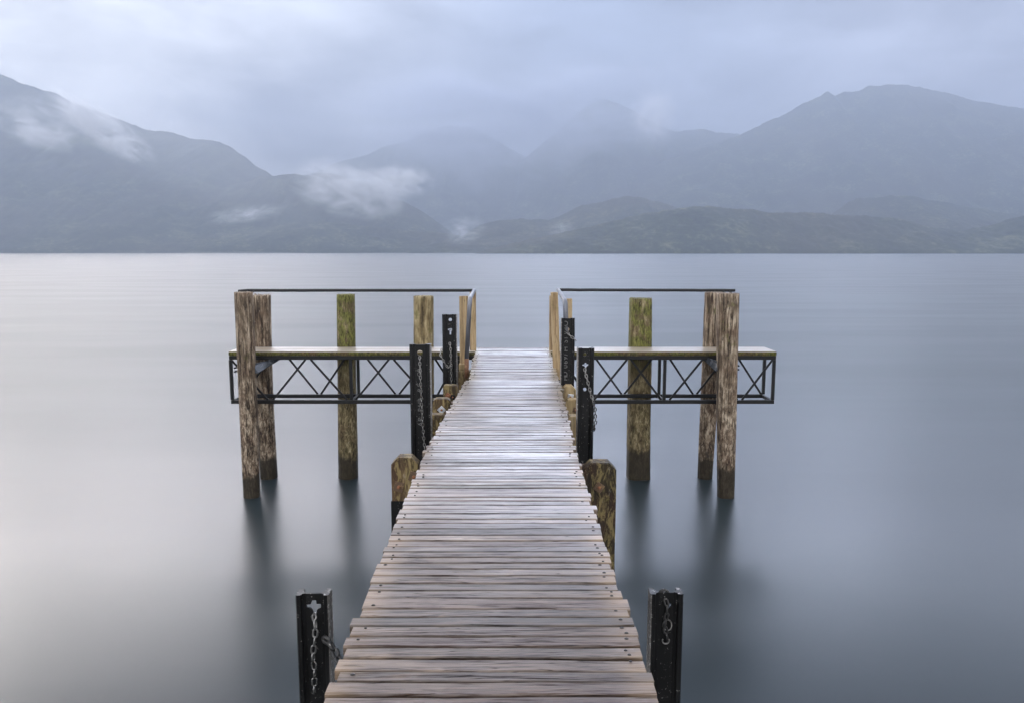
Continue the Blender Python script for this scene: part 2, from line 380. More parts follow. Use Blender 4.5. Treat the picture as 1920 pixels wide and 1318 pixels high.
hill('hill', [(900, 472), (1000, 447), (1100, 427), (1180, 406), (1250, 393), (1310, 388), (1350, 389), (1400, 393), (1450, 399), (1500, 399), (1560, 402), (1620, 405), (1690, 411), (1740, 425), (1800, 432), (1850, 425), (1890, 412), (1980, 398), (2100, 390), (2200, 385)], 1600, 200, 200, 5, nx=420, nv=24, can=4, seed=2.2, expo=.8)
hill('hill', [(-260, 430), (0, 440), (200, 445), (400, 440), (500, 428), (560, 418), (600, 416), (700, 425), (760, 432), (830, 438), (880, 446), (950, 443), (1050, 447), (1150, 455), (1260, 472)], 2000, 210, 200, 5, nx=420, nv=24, can=4, seed=9.4, expo=.8)

# ------------------------------------------------------------------ jetty walkway
wt = tag(empty('jetty_walkway', (0, 0, DECK)), 'narrow wet plank jetty walkway running straight out to the platform', 'jetty')
LE = [(-700 + 0, 0)]
Lp = [atz(633, 1251, DECK), atz(707, 1060, DECK), atz(783, 880, DECK), atz(804, 831, DECK), atz(873, 714, DECK)]
Lf = [atz(880, 713, DECK), atz(885, 683, DECK), atz(892.5, 655, DECK)]
Rp = [atz(1211, 1251, DECK), atz(1197, 1190, DECK), atz(1160.6, 1099, DECK), atz(1130, 1008, DECK), atz(1092, 880, DECK), atz(1076, 831, DECK), atz(1049, 714, DECK), atz(1039, 683, DECK), atz(1031.5, 655, DECK)]
def nearflat(P): return [Vector((P[0].x, -3, 0))] + P
Lp, Rp = nearflat(Lp), nearflat(Rp)
YSTEP = (Lp[-1].y + Lf[0].y) / 2
def leftx(y): return lerp_tab(y, [p.y for p in Lp], [p.x for p in Lp]) if y < YSTEP else lerp_tab(y, [p.y for p in Lf], [p.x for p in Lf])
def rightx(y): return lerp_tab(y, [p.y for p in Rp], [p.x for p in Rp])
YEND = 13.27

def plank(bm, lay, x0, x1, y0, y1, ztop, th, seedv, tone, nxs=22, skew=0.0, tilt=0.0, twist=0.0):
    """one worn board across x; edges slightly wavy, arrises eased"""
    prof = [(0, -th), (0, -.009), (.02, -.0035), (.08, -.0006), (.5, -.0004), (.92, -.0006), (.98, -.0035), (1, -.009), (1, -th)]
    rings = []
    for i in range(nxs + 1):
        t = i / nxs; x = x0 + (x1 - x0) * t
        wob0 = .0035 * mn.noise(Vector((x * 3.1, seedv[1], 0))); wob1 = .0035 * mn.noise(Vector((x * 3.1, seedv[1] + 5, 0)))
        wz = .0028 * mn.noise(Vector((x * 2.2, seedv[1] + 9, 0)))
        ring = []
        for a, dz in prof:
            vv = bm.verts.new((x, y0 + wob0 + skew * (t - .5) + (y1 + wob1 - y0 - wob0) * a, ztop + dz + wz + (tilt + twist * (t - .5) + .012 * mn.noise(Vector((x * 1.7, seedv[1] + 2, 4)))) * (a - .5) * (y1 - y0)))
            vv[lay[0]] = seedv; vv[lay[1]] = tone; vv[lay[2]] = abs(t * 2 - 1)
            ring.append(vv)
        rings.append(ring)
    n = len(prof)
    for a, b in zip(rings, rings[1:]):
        for k in range(n): bm.faces.new((a[k], a[(k + 1) % n], b[(k + 1) % n], b[k]))
    bm.faces.new(rings[0]); bm.faces.new(rings[-1][::-1])
def deck_mesh(y0, y1, zoff=0.0, drop=.0):
    bm = bmesh.new()
    lay = (bm.verts.layers.float_vector.new('seed'), bm.verts.layers.float.new('tone'), bm.verts.layers.float.new('edge'))
    y = y0
    while y < y1 - .03:
        wd = random.choice((.066, .074, .078, .082, .086, .092)) if random.random() < .88 else .105
        wd = min(wd, y1 - y)
        gap = random.choice((.003, .004, .006, .007, .009)) if random.random() < .80 else .015
        yc = y + wd / 2
        a = leftx(yc) + random.gauss(0, .006); b = rightx(yc) + random.gauss(0, .006)
        if random.random() < .2: a += random.uniform(-.022, .02); b += random.uniform(-.02, .022)
        sv = Vector((random.uniform(0, 60), random.uniform(0, 60), random.uniform(0, 60)))
        tone = random.gauss(1.0, .26); tone = max(.5, min(1.6, tone))
        z = -DECK + DECK + zoff + random.uniform(-.003, .0025)
        plank(bm, lay, a, b, y, y + wd, z, .042, sv, tone, skew=random.uniform(-.008, .008), tilt=random.gauss(0, .022), twist=random.gauss(0, .02))
        # rusted nail heads sunk in dark stains, two per end
        for xe in (a + random.uniform(.045, .06), b - random.uniform(.045, .06)):
            for q in (.28, .74):
                if random.random() < .32:
                    r = bmesh.ops.create_cone(bm, cap_ends=True, segments=10, radius1=random.uniform(.005, .009), radius2=.004, depth=.004,
                                              matrix=Matrix.Translation((xe + random.uniform(-.008, .008), y + wd * (q + random.uniform(-.1, .1)), z + .002)) @ Matrix.Diagonal((1.3, 1, 1, 1)))
                    for vv in r['verts']:
                        vv[lay[1]] = 1
                        for fc in vv.link_faces: fc.material_index = 1
        y += wd + gap
    return bm
YJ1 = atz(960, 825, DECK).y
for (a, b, zo) in ((-2.6, YJ1 - .006, 0), (YJ1 + .010, YSTEP - .004, .004), (YSTEP + .006, YEND, -.004)):
    obj('deck', deck_mesh(a, b, zo), [M['deck'], M['nail']], wt, smooth=False)
# bearers under the planks and trestles that carry them
for side in (0, 1):
    for (a, b) in ((-2.6, 6.55), (6.60, 9.80), (9.86, 13.2)):
        bm = bmesh.new()
        pa, pb = ((leftx(a + .05) + .07, leftx(b - .05) + .07) if side == 0 else (rightx(a + .05) - .07, rightx(b - .05) - .07))
        bar(bm, (pa, a, -.145), (pb, b, -.145), .075, .19, Vector((0, 0, 1)))
        obj('bearer', bm, M['bearer'], wt)
bents = [3.0, 6.70, 8.455, 9.255, 9.605, 10.205]
for yb in bents:
    bm = bmesh.new(); box(bm, -.82 if yb > 4 else leftx(yb) - .02, .68 if yb > 4 else rightx(yb) + .02, yb - .06, yb + .06, -.49, -.243, .012); obj('crosshead', bm, M['bearer'], wt)
    if yb in (3.0, 6.70, 9.255):
        for xo in (-.36, .36):
            bm = bmesh.new(); xc = (leftx(yb) + rightx(yb)) / 2 + xo
            tube(bm, [(xc, yb, -DECK - .8), (xc, yb, -.8), (xc, yb, -.492)], .11, 14)
            obj('pile', bm, M['bearer'], wt, smooth=False)

# ------------------------------------------------------------------ landing platform
PF, PB = 12.75, 13.30
pt = tag(empty('landing_platform', (0, PF, DECK)), 'long low landing platform with mossy edge over a dark steel truss', 'platform')
XL = aty(430, 660, PF).x; XR = aty(1454.5, 660, PF).x
xl_in, xr_in = leftx(12.9) - .004, rightx(12.9) + .004
def P(x, y, z): return Vector((x, y - PF, z - DECK))
for (xa, xb) in ((XL, xl_in), (xr_in, XR)):
    bm = bmesh.new(); nb = 5; wd = (PB - PF + .06) / nb
    for k in range(nb):
        y = PF - .03 + k * wd
        box(bm, xa - .005 + random.uniform(-.01, .01), xb - .0, y + .003 - PF, y + wd - .003 - PF, -.040 + random.uniform(-.002, .002), random.uniform(-.002, .002), .004)
    obj('decking', bm, M['platform'], pt)
    bm = bmesh.new(); n = int((xb - xa) / .05)
    # rough mossy edge board: grid front with noise
    rows = []
    for i in range(n + 1):
        x = xa + (xb - xa) * i / n
        r_ = []
        for (yy, zz) in ((.03, -.003), (-.035, -.004), (-.042, -.02), (-.042, -.04), (-.036, -.068 + .012 * mn.noise(Vector((x * 6, 3, 1)))), (.03, -.068)):
            r_.append(bm.verts.new((x, yy + (.006 * mn.noise(Vector((x * 14, zz * 60, 0))) if yy < 0 else 0), zz - .042 * 0 - (.0 if zz > -.01 else 0))))
        rows.append(r_)
    for a, b in zip(rows, rows[1:]):
        for k in range(6): bm.faces.new((a[k], a[(k + 1) % 6], b[(k + 1) % 6], b[k]))
    bm.faces.new(rows[0]); bm.faces.new(rows[-1][::-1])
    for v in bm.verts: v.co.z -= .006
    obj('edge_board', bm, M['moss_edge'], pt)
ZT, ZB = DECK - .108, 1.545            # chord centre heights
def chord(y, z):
    bm = bmesh.new(); box(bm, XL + (.0 if y < 13 else .02), XR - (0 if y < 13 else .02), y - .03 - PF, y + .03 - PF, z - .032 - DECK, z + .032 - DECK, .006); obj('chord', bm, M['truss'], pt)
YFR, YBK = PF - .005, PB - .03
for y in (YFR, YBK):
    for z in (ZT, ZB): chord(y, z)
def upright(px, y, inset=.034):
    x = aty(px, 710, y).x; bm = bmesh.new(); box(bm, x - .024, x + .024, y - .026 - PF, y + .026 - PF, ZB + inset - DECK, ZT - inset - DECK, .004); obj('upright', bm, M['truss'], pt)
for px in (434, 658, 860, 1050, 1246, 1450): upright(px, YFR)
for px in (450, 672, 862, 1050, 1236, 1432): upright(px, YBK)
def brace(x0, z0, x1, z1, y, dy):
    bm = bmesh.new(); bar(bm, P(x0, y + dy, z0), P(x1, y + dy, z1), .034, .013, Vector((0, 1, 0))); obj('brace', bm, M['truss'], pt)
top, bot = ZT - .03, ZB + .03
fr = [((435, 1), (501, 0)), ((510, 0), (574, 1)), ((584, 1), (650, 0)), ((666, 0), (730, 1)), ((739, 1), (805, 0)), ((815, 0), (856, 1)),
      ((1175, 1), (1114, 0)), ((1182, 1), (1241, 0)), ((1256, 0), (1316, 1)), ((1324, 1), (1384, 0)), ((1392, 0), (1447, 1)), ((1104, 0), (1056, 1))]
bk = [((455, 0), (514, 1)), ((538, 1), (595, 0)), ((601, 0), (652, 1)), ((684, 1), (741, 0)), ((748, 0), (806, 1)), ((812, 1), (858, 0)),
      ((1112, 1), (1166, 0)), ((1171, 0), (1227, 1)), ((1250, 1), (1300, 0)), ((1307, 0), (1362, 1)), ((1379, 1), (1428, 0))]
for i, (a, b) in enumerate(fr): brace(aty(a[0], 710, YFR).x, (bot, top)[a[1]], aty(b[0], 710, YFR).x, (bot, top)[b[1]], YFR, -.007 + .014 * (i % 2))
for i, (a, b) in enumerate(bk): brace(aty(a[0], 710, YBK).x, (bot, top)[a[1]], aty(b[0], 710, YBK).x, (bot, top)[b[1]], YBK, -.007 + .014 * (i % 2))
for px in (434, 658, 860, 1050, 1246, 1450):
    x = aty(px, 710, YFR).x
    for z in (ZT, ZB):
        bm = bmesh.new(); box(bm, x - .022, x + .022, YFR + .031 - PF, YBK - .031 - PF, z - .025 - DECK, z + .025 - DECK, .004); obj('crossbar', bm, M['truss'], pt)

# ------------------------------------------------------------------ timber piles
def pile(base_px, base_py, wb, top_px, top_py, wtp, label, mat, square=0.0, seg=40, y=None, rag=.02, seed=0.0, mid=None, bend=0.0):
    if y is None:
        b = atz(base_px, base_py, 0.0); r0 = wb / 2 / F_PX * b.y; y = b.y + r0 * .9
    b = aty(base_px, base_py, y); t = aty(top_px, top_py, y)
    rb, rt = wb / 2 / F_PX * y, wtp / 2 / F_PX * y
    H = t.z; n = 46
    bm = bmesh.new(); rings = []
    zs = [-.7] + [H * i / n for i in range(n + 1)]
    for z in zs:
        f = z / H
        cx = (t.x - b.x) * f + bend * math.sin(math.pi * max(0, min(1, f))); r = rb + (rt - rb) * f
        if mid: r *= lerp_tab(f, [0, mid[0], 1], [1, mid[1], 1])
        ring = []
        for k in range(seg):
            a = 2 * math.pi * k / seg; ca, sa = math.cos(a), math.sin(a)
            rr = r
            if square: rr = r * ((1 - square) + square * min(1.25, 1 / max(abs(ca), abs(sa))) * .98)
            q = Vector((ca * 2.6, sa * 2.6, z * .55 + seed))
            cr = mn.noise(Vector((ca * 7, sa * 7, z * .45 + seed * 3)))
            groove = -.11 * max(0, cr - .22) - .05 * max(0, mn.noise(Vector((ca * 14, sa * 14, z * .9 + seed))) - .15)
            rr *= 1 + .05 * mn.noise(q) + .35 * groove * 2 + .018 * mn.noise(Vector((ca * 6, sa * 6, z * 8 + seed)))
            zz = z
            if z == H: zz += rag * mn.noise(Vector((ca * 3 + seed, sa * 3, 0))) + rag * .7 * mn.noise(Vector((ca * 11 + seed, sa * 11, 0)))
            ring.append(bm.verts.new((cx + rr * ca, rr * sa, zz)))
        rings.append(ring)
    for A, B in zip(rings, rings[1:]):
        for k in range(seg): bm.faces.new((A[k], A[(k + 1) % seg], B[(k + 1) % seg], B[k]))
    # weathered end grain: inner rings with a dished, cracked top
    prev = rings[-1]; c0 = sum((v.co for v in prev), Vector()) / seg
    for s_ in (.9, .6, .3):
        ring = []
        for k, v in enumerate(rings[-1]):
            p = c0 + (v.co - c0) * s_; p.z = c0.z + .006 + .012 * mn.noise(Vector((p.x * 30 + seed, p.y * 30, 1)))
            ring.append(bm.verts.new(p))
        for k in range(seg): bm.faces.new((prev[k], prev[(k + 1) % seg], ring[(k + 1) % seg], ring[k]))
        prev = ring
    bm.faces.new(prev)
    bm.faces.new(rings[0][::-1])
    o = obj('mooring_pile', bm, mat, smooth=False); o.location = (b.x, y, 0)
    for p in o.data.polygons: p.use_smooth = True
    return tag(o, label, 'pile', 'timber piles around the landing platform'), y
_, yP1 = pile(473, 937, 32, 456.5, 549, 34, 'brown grooved timber pile at the front left corner of the platform', M['pile'], seed=1.1, rag=.015, y=12.42)
pile(505, 909, 32, 490, 554, 34, 'reddish brown split topped pile just behind the front left corner pile', M['pile'], seed=2.7, rag=.05, y=13.50, bend=-.02)
pile(654, 914, 37, 648, 553, 33, 'green mossy round pile standing behind the left half of the railing', M['pile_moss'], seed=3.9, y=13.52)
pile(795, 914, 39, 794, 556, 37, 'pale tan round pile between the left railing and the black post', M['pile_mid'], seed=5.2, y=13.52)
pile(1196, 915, 44, 1201, 560, 40, 'bright green mossy square pile behind the right railing', M['pile_moss'], square=.8, seed=6.3, y=13.52, rag=.03)
pile(1321, 912, 28, 1341, 549, 38, 'slanted rusty brown pile half hidden behind the front right corner pile', M['pile'], seed=7.4, y=13.50, rag=.03)
_, yP7 = pile(1360.5, 938, 32, 1364.5, 551, 42, 'greyish brown deeply cracked pile at the front right corner of the platform', M['pile'], seed=8.8, y=12.42, rag=.02, square=.35)

# brackets that tie the front piles to the platform
def clampb(px, py, sgn, tw):
    c = aty(px, py, yP1); bm = bmesh.new()
    # folded wedge plate from the pile back to the truss
    y0, y1 = yP1 - PF - .02, .18
    x0 = c.x; z = c.z - DECK
    vs = [(x0, y0, z - .11), (x0, y0, z + .045), (x0 + sgn * .05, y0, z + .05), (x0 + sgn * tw, y1, z + .095), (x0 + sgn * tw, y1, z + .06), (x0 + sgn * .07, y0, z - .10)]
    f_ = [bm.verts.new(v) for v in vs]; b_ = [bm.verts.new((v[0], v[1] + .05, v[2] + .012)) for v in vs]
    bm.faces.new(f_); bm.faces.new(b_[::-1])
    for k in range(6): bm.faces.new((f_[k], f_[(k + 1) % 6], b_[(k + 1) % 6], b_[k]))
    bmesh.ops.bevel(bm, geom=list(bm.edges), offset=.005, segments=2, affect='EDGES')
    ring = [(x0 - sgn * .15 + .16 * math.cos(a), yP1 - PF + .165 * math.sin(a), z - .045) for a in [i * math.pi / 10 - .15 for i in range(12)]]
    for h in (-.03, .03): tube(bm, [(p[0], p[1], p[2] + h) for p in ring], .016, 8)
    obj('pile_bracket', bm, M['bracket'], pt)
clampb(476, 688, 1, .30); clampb(1349, 684, -1, .20)

# ------------------------------------------------------------------ sawn posts beside the walkway end
def sawn(px0, px1, pyt, pyb, y, depth, label, mat=None, lean=0, rot=0, foot=None):
    a = aty(px0, pyt, y); b = aty(px1, pyt, y); zb = aty((px0 + px1) / 2, pyb, y).z
    w_ = b.x - a.x; H = a.z - zb
    bm = bmesh.new(); n = 14; rings = []
    for i in range(n + 1):
        z = H * i / n; ring = []
        for (cx, cy) in ((-.5, -.5), (-.42, -.5), (0, -.505), (.42, -.5), (.5, -.5), (.5, .5), (-.5, .5)):
            e = 1 - .03 * abs(mn.noise(Vector((z * 3, cx * 9, y))))
            ring.append(bm.verts.new((cx * w_ * e + lean * (z / H - .5), cy * depth * e, z + (.006 * mn.noise(Vector((cx * 5, cy * 5, y))) if i == n else 0))))
        rings.append(ring)
    for A, B in zip(rings, rings[1:]):
        for k in range(7): bm.faces.new((A[k], A[(k + 1) % 7], B[(k + 1) % 7], B[k]))
    bm.faces.new(rings[0][::-1]); bm.faces.new(rings[-1])
    bmesh.ops.bevel(bm, geom=[e for e in bm.edges if abs(e.verts[0].co.z - e.verts[1].co.z) > .01 and abs(abs(e.verts[0].co.x) - w_ / 2) < w_ * .06], offset=.004, segments=1, affect='EDGES')
    o = obj('timber_post', bm, mat or M['sawn']); o.location = ((a.x + b.x) / 2, y + depth / 2, zb); o.rotation_euler.z = rot
    return tag(o, label, 'post', 'sawn posts where the walkway meets the platform')
sawn(861, 877, 556, 686, 11.3, .10, 'wide pale sawn post left of the galvanised handrail leg')
sawn(880.5, 892, 547, 664, 12.85, .10, 'narrow tan post behind the left handrail bend at the deck edge')
sawn(1036, 1049.5, 549, 712, 10.9, .13, 'tall grey tan sawn post on the right walkway edge', lean=-.05)
sawn(1030.5, 1037, 555, 664, 12.85, .10, 'thin olive brown post showing behind the tall right sawn post')
sawn(1062.5, 1073, 561, 690, 11.4, .10, 'short orange tan post between right handrail bend and black post')
# pale block and grey bearer under the wide left post
bm = bmesh.new(); a = aty(860, 683, 11.2); b = aty(876, 694, 11.2)
box(bm, a.x, b.x, 11.2, 11.36, b.z, a.z, .008); o = obj('timber_block', bm, M['fender_pale']); tag(o, 'pale weathered timber block under the wide left sawn post', 'block')
bm = bmesh.new(); a = aty(859, 695, 11.15); b = aty(892, 740, 11.15)
box(bm, a.x, b.x, 11.15, 11.33, b.z - .3, a.z - .003, .02); o = obj('bearer_beam', bm, M['fender']); tag(o, 'dark stained timber bearer carrying the pale block, left of walkway', 'beam')

# ------------------------------------------------------------------ handrails
def bez(a, b, c, n=8): return [(a * (1 - t) ** 2 + b * 2 * t * (1 - t) + c * t * t) for t in [i / n for i in range(n + 1)]]
def handrail(outer_px, corner_px, bend_px, foot_px, foot_rust_py, ybend, label):
    ro = tag(empty('handrail', (0, PF, DECK)), label, 'handrail', 'handrails on the landing platform')
    off = Vector((0, PF, DECK))
    o_ = aty(outer_px, 545, PF); c_ = aty(corner_px[0], corner_px[1], PF)
    bm = bmesh.new(); n = 26; sg = 1 if c_.x > o_.x else -1
    pts = [o_ + (c_ - o_) * (i / n) + Vector((0, 0, .004 * mn.noise(Vector((i * .5, outer_px, 0))))) - off for i in range(n + 1)]
    if sg > 0: pts[0].z -= .012
    tube(bm, pts, .0245, 12); obj('top_rail', bm, M['rail'], ro, smooth=True)
    b_ = aty(bend_px[0], bend_px[1], ybend); f_ = aty(foot_px[0], foot_px[1], ybend); fr_ = aty(foot_px[0], foot_rust_py, ybend)
    cc = c_ + Vector((sg * .03, -.02, .004))
    d1 = (b_ - cc).normalized(); d2 = (fr_ - b_).normalized()
    path = [cc] + [cc + (b_ - cc) * .5] + bez(b_ - d1 * .14, b_, b_ + d2 * .14) + [fr_]
    bm = bmesh.new(); tube(bm, [p - off for p in path], .031, 14); obj('pipe', bm, M['galv'], ro, smooth=True)
    bm = bmesh.new(); tube(bm, [fr_ - off, f_ - off], .032, 14); obj('pipe_foot', bm, M['rust'], ro, smooth=True)
    # stubs that carry the black rail on the outer pile
    bm = bmesh.new(); x = aty(outer_px + (18 if sg > 0 else -22), 545, PF).x
    for dx in (0, .10): tube(bm, [Vector((x + dx, -.02, o_.z - DECK - .02)), Vector((x + dx, -.30 + .02, o_.z - DECK - .055)), Vector((x + dx, -.31, o_.z - DECK - .12))], .014, 8)
    obj('rail_bracket', bm, M['rail'], ro)
handrail(447, (886, 545), (881, 561), (875, 708), 672, 10.6, 'black topped handrail left of the gap with pipe bent down')
handrail(1378, (1050, 544), (1060, 566), (1064, 720), 690, 9.95, 'black topped handrail right of the gap with pipe bent down')

# ------------------------------------------------------------------ chains
def chain_mesh(pts, L=.042, wdt=.026, r=.0045, twist=0.0):
    bm = bmesh.new(); pts = [Vector(p) for p in pts]
    seg = [(a, b, (b - a).length) for a, b in zip(pts, pts[1:])]; tot = sum(s[2] for s in seg)
    step = L - 2 * r * 1.15; n = max(1, int(tot / step)); step = tot / n
    def at(d_):
        for a, b, l in seg:
            if d_ <= l + 1e-9: return a + (b - a) * (d_ / l), (b - a).normalized()
            d_ -= l
        return pts[-1], (pts[-1] - pts[-2]).normalized()
    for i in range(n):
        c, t = at((i + .5) * step)
        ref = Vector((0, 1, 0)) if abs(t.y) < .9 else Vector((1, 0, 0))
        s = t.cross(ref).normalized(); u = t.cross(s).normalized()
        ang = (math.pi / 2 * (i % 2)) + twist + random.uniform(-.3, .3)
        sd_ = s * math.cos(ang) + u * math.sin(ang)
        hw = wdt / 2 - r; hl = L / 2 - wdt / 2
        path = []
        for k in range(7): a = math.pi * k / 6; path.append(c + t * (hl + hw * math.sin(a)) + sd_ * hw * math.cos(a))
        for k in range(7): a = math.pi * k / 6; path.append(c - t * (hl + hw * math.sin(a)) - sd_ * hw * math.cos(a))
        tube(bm, path, r, 6, closed=True)
    return bm
def chain(pxs, y, label, mat=None, name='chain', dy=None, **kw):
    pts = [aty(p[0], p[1], y + (p[2] if len(p) > 2 else 0)) for p in pxs]
    o = obj(name, chain_mesh(pts, **kw), mat or M['chain'], smooth=True)
    c = pts[0].copy(); o.data.transform(Matrix.Translation(-c)); o.location = c
    return tag(o, label, 'chain', 'chains hanging on the black posts')

# ------------------------------------------------------------------ black H-section mooring posts
def hpost(px0, px1, pyt, y, label, holes=(), text=None, lean_px=0, fl=.034, dep=.10, yaw=0, fillet=True):
    a = aty(px0, pyt, y); b = aty(px1, pyt, y); W_ = b.x - a.x; H = a.z
    root = tag(empty('mooring_post', ((a.x + b.x) / 2, y, 0)), label, 'post', 'black steel mooring posts along the walkway')
    root.rotation_euler = (0, lean_px, yaw)
    s = W_ / .2; fl *= s
    hs = []
    for h in holes: hs.append([((q[0]) * s, H + q[1] * s) for q in h])
    zb = -.8; hw = W_ / 2 - fl + .004
    web = plate([(-hw, zb), (hw, zb), (hw, H - .004), (-hw, H - .004)], hs, .016)
    o = obj('web', web, M['post'], root); o.location = (0, .035, 0)
    for sg in (-1, 1):
        bm = bmesh.new()
        # flange with eased outer corners and a fillet sloping into the web
        x0, x1 = W_ / 2 - fl, W_ / 2
        prof = [(x0 + .002, -.0), (x0 + .006, -.004), (x1 - .008, -.004), (x1, .004), (x1, dep - .006), (x1 - .006, dep), (x0 + .006, dep), (x0, dep - .006), (x0, .056), (x0 - .022, .0435), (x0 - .022, .0265), (x0, .018)]
        n = 12
        R_ = []
        for i in range(n + 1):
            z = zb + (H - zb) * i / n
            R_.append([bm.verts.new((sg * (p[0] + .0015 * mn.noise(Vector((z * 2, p[1] * 20, px0)))), p[1], z + (.003 * mn.noise(Vector((p[0] * 60, p[1] * 60, px0))) if i == n else 0))) for p in prof])
        for A, B in zip(R_, R_[1:]):
            for k in range(12):
                fc = bm.faces.new((A[k], A[(k + 1) % 12], B[(k + 1) % 12], B[k]))
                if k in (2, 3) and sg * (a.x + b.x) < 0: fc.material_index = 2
        bm.faces.new(R_[0]); fcap = bm.faces.new(R_[-1]); fcap.material_index = 1
        obj('flange', bm, [M['post'], M['post_rim'], M['worn_lit_side']], root)
    if text:
        zz = text[2]
        for ch in text[0]:
            if ch != ' ':
                cu = bpy.data.curves.new("letters", 'FONT'); cu.body = ch; cu.size = text[1]; cu.extrude = .0012
                me = curve_mesh(cu, TO_XZ @ Matrix.Rotation(math.pi / 2, 4, 'Z'))
                o = obj('letter', me, M['letter'], root); o.location = (text[4], .035 - .0095, zz)
            zz += text[1] * .62 * text[3]
    return root
CROSS = [(-.012, .045), (.012, .045), (.014, .022), (.045, .022), (.047, .0), (.022, -.010), (.014, -.02), (.012, -.045), (-.008, -.056), (-.014, -.02), (-.03, -.006), (-.052, -.002), (-.05, .016), (-.022, .02)]
def moved(sh, dx, dz, k=1.0): return [(x * k + dx, z * k + dz) for x, z in sh]
KEY = [(-.012, -.05), (.012, -.05), (.012, .0), (.026, .012), (.028, .034), (.012, .042), (-.012, .038), (-.035, .03), (-.035, .014), (-.012, .006)]
b1 = hpost(554, 616, 1115, 4.62, 'black post nearest the camera left of walkway, cross shaped hole', [moved(CROSS, .005, -.09), ], dep=.10)
b2 = hpost(1220, 1282, 1113, 4.62, 'black post nearest the camera right of walkway, shackle on top', [[(.012, -.075), (.035, -.072), (.034, -.095), (.02, -.1), (.012, -.108)]])
b3 = hpost(767.5, 807, 646, 7.68, 'black post mid walkway on the left, ring hole and long chain', [circ(-.004, -.085, .028)], ('AR PHB RS OR', .066, 2.28, 1.25, .012))
b4 = hpost(829, 856, 590, 10.75, 'tall farthest black post on the left with keyhole and round hole', [circ(.01, -.075, .024), moved(KEY, .01, -.235)], ('E', .06, aty(842, 620, 10.75).z, 1.0, .03), fl=.045)
b5 = hpost(1052, 1078, 597, 9.56, 'black post right of walkway beside the sawn posts, white round hole', [circ(-.005, -.165, .03)], ('HD 069/H SIVAO', .085, aty(1064, 714, 9.56).z, 1.0, .0))
b6 = hpost(1083, 1114.5, 653, 7.68, 'black post mid walkway on the right with chain looping off its side', [circ(-.012, -.08, .022), moved(CROSS, .0, -.21, .75), circ(-.006, -.50, .022)])
def web_letters(): pass

chain([(588, 1150, .03), (590, 1160, -.01), (592, 1178, -.02), (590, 1200, -.02), (587, 1225, -.02), (590, 1262, -.02), (589, 1300, -.02)], 4.62, 'large linked steel chain hanging from the cross shaped hole', L=.068, wdt=.042, r=.0065)
chain([(606, 1196, .0), (618, 1203, -.03), (628, 1222, -.08), (640, 1250, -.18), (655, 1282, -.30)], 4.62, 'short dark chain from near left post down to the walkway edge', M['chain_dark'], L=.085, wdt=.06, r=.013)
chain([(787, 668, .03), (787, 676, -.01), (788, 700, -.016), (790, 750, -.016), (793, 800, -.016), (797, 850, -.016), (801, 880, -.016)], 7.68, 'long thin chain hanging down the left mid walkway post', L=.046, wdt=.03, r=.005)
chain([(843, 642, .03), (845, 655, -.01), (846, 690, -.016), (847, 735, -.016)], 10.75, 'double chain hanging below the keyhole on the far left post', L=.055, wdt=.036, r=.006)
chain([(829, 653, .07), (825, 664, .03), (830, 674, -.02), (840, 690, -.025), (848, 683, -.025)], 10.75, 'small chain looped around the side of the far left post', L=.055, wdt=.034, r=.006)
chain([(1064, 623, .03), (1067, 628, -.02), (1073, 633, -.03), (1081, 639, -.02)], 9.56, 'short chain pulled sideways from the white round hole', L=.055, wdt=.036, r=.006)
chain([(1096, 690, .03), (1098, 700, -.012), (1102, 715, -.02), (1107, 735, -.02), (1112, 752, -.03), (1116, 765, 0), (1117, 790, .02), (1113, 806, .03), (1112, 790, .05), (1112, 765, .06)], 7.68, 'chain slung from the right mid post in a hanging loop', L=.05, wdt=.034, r=.006)
# shackle and rings on the near right post
sh = tag(empty('shackle', aty(1247, 1118, 4.62)), 'rusty bow shackle over the top edge of the near right post', 'shackle')
bm = bmesh.new(); tube(bm, [(.032 * math.cos(a), .04, .032 * math.sin(a) - .005) for a in [i * math.pi / 10 - .3 for i in range(17)]] , .010, 8); obj('bow', bm, M['chain_dark'], sh, smooth=True)
bm = bmesh.new(); tube(bm, [(-.055, .04, -.022), (.05, .04, -.022)], .011, 10); obj('pin', bm, M['washer'], sh, smooth=True)
chain([(1247, 1122, .02), (1251, 1134, .01), (1250, 1152, .01), (1246, 1172, .01), (1252, 1200, .01)], 4.62, 'rusty chain of mixed links below the shackle on near right post', M['chain_dark'], L=.06, wdt=.036, r=.0075)
for (px, py, rr, lb) in ((1250.5, 1170, .028, 'bright steel ring hanging on the web of the near right post'), (1248, 1199, .022, 'small bright hook below the ring on the near right post')):
    c = aty(px, py, 4.64); bm = bmesh.new()
    tube(bm, [(rr * math.cos(a), -.008 + .006 * math.sin(2 * a), rr * 1.25 * math.sin(a)) for a in [i * 2 * math.pi / 20 for i in range(20)]] if rr > .025 else [(rr * math.cos(a), -.008, rr * math.sin(a)) for a in [math.pi * .85 + i * math.pi * 1.3 / 14 for i in range(15)]], .0045, 8, closed=rr > .025)
    o = obj('ring' if rr > .025 else 'hook', bm, M['chain'], smooth=True); o.location = c; tag(o, lb, 'ring' if rr > .025 else 'hook')

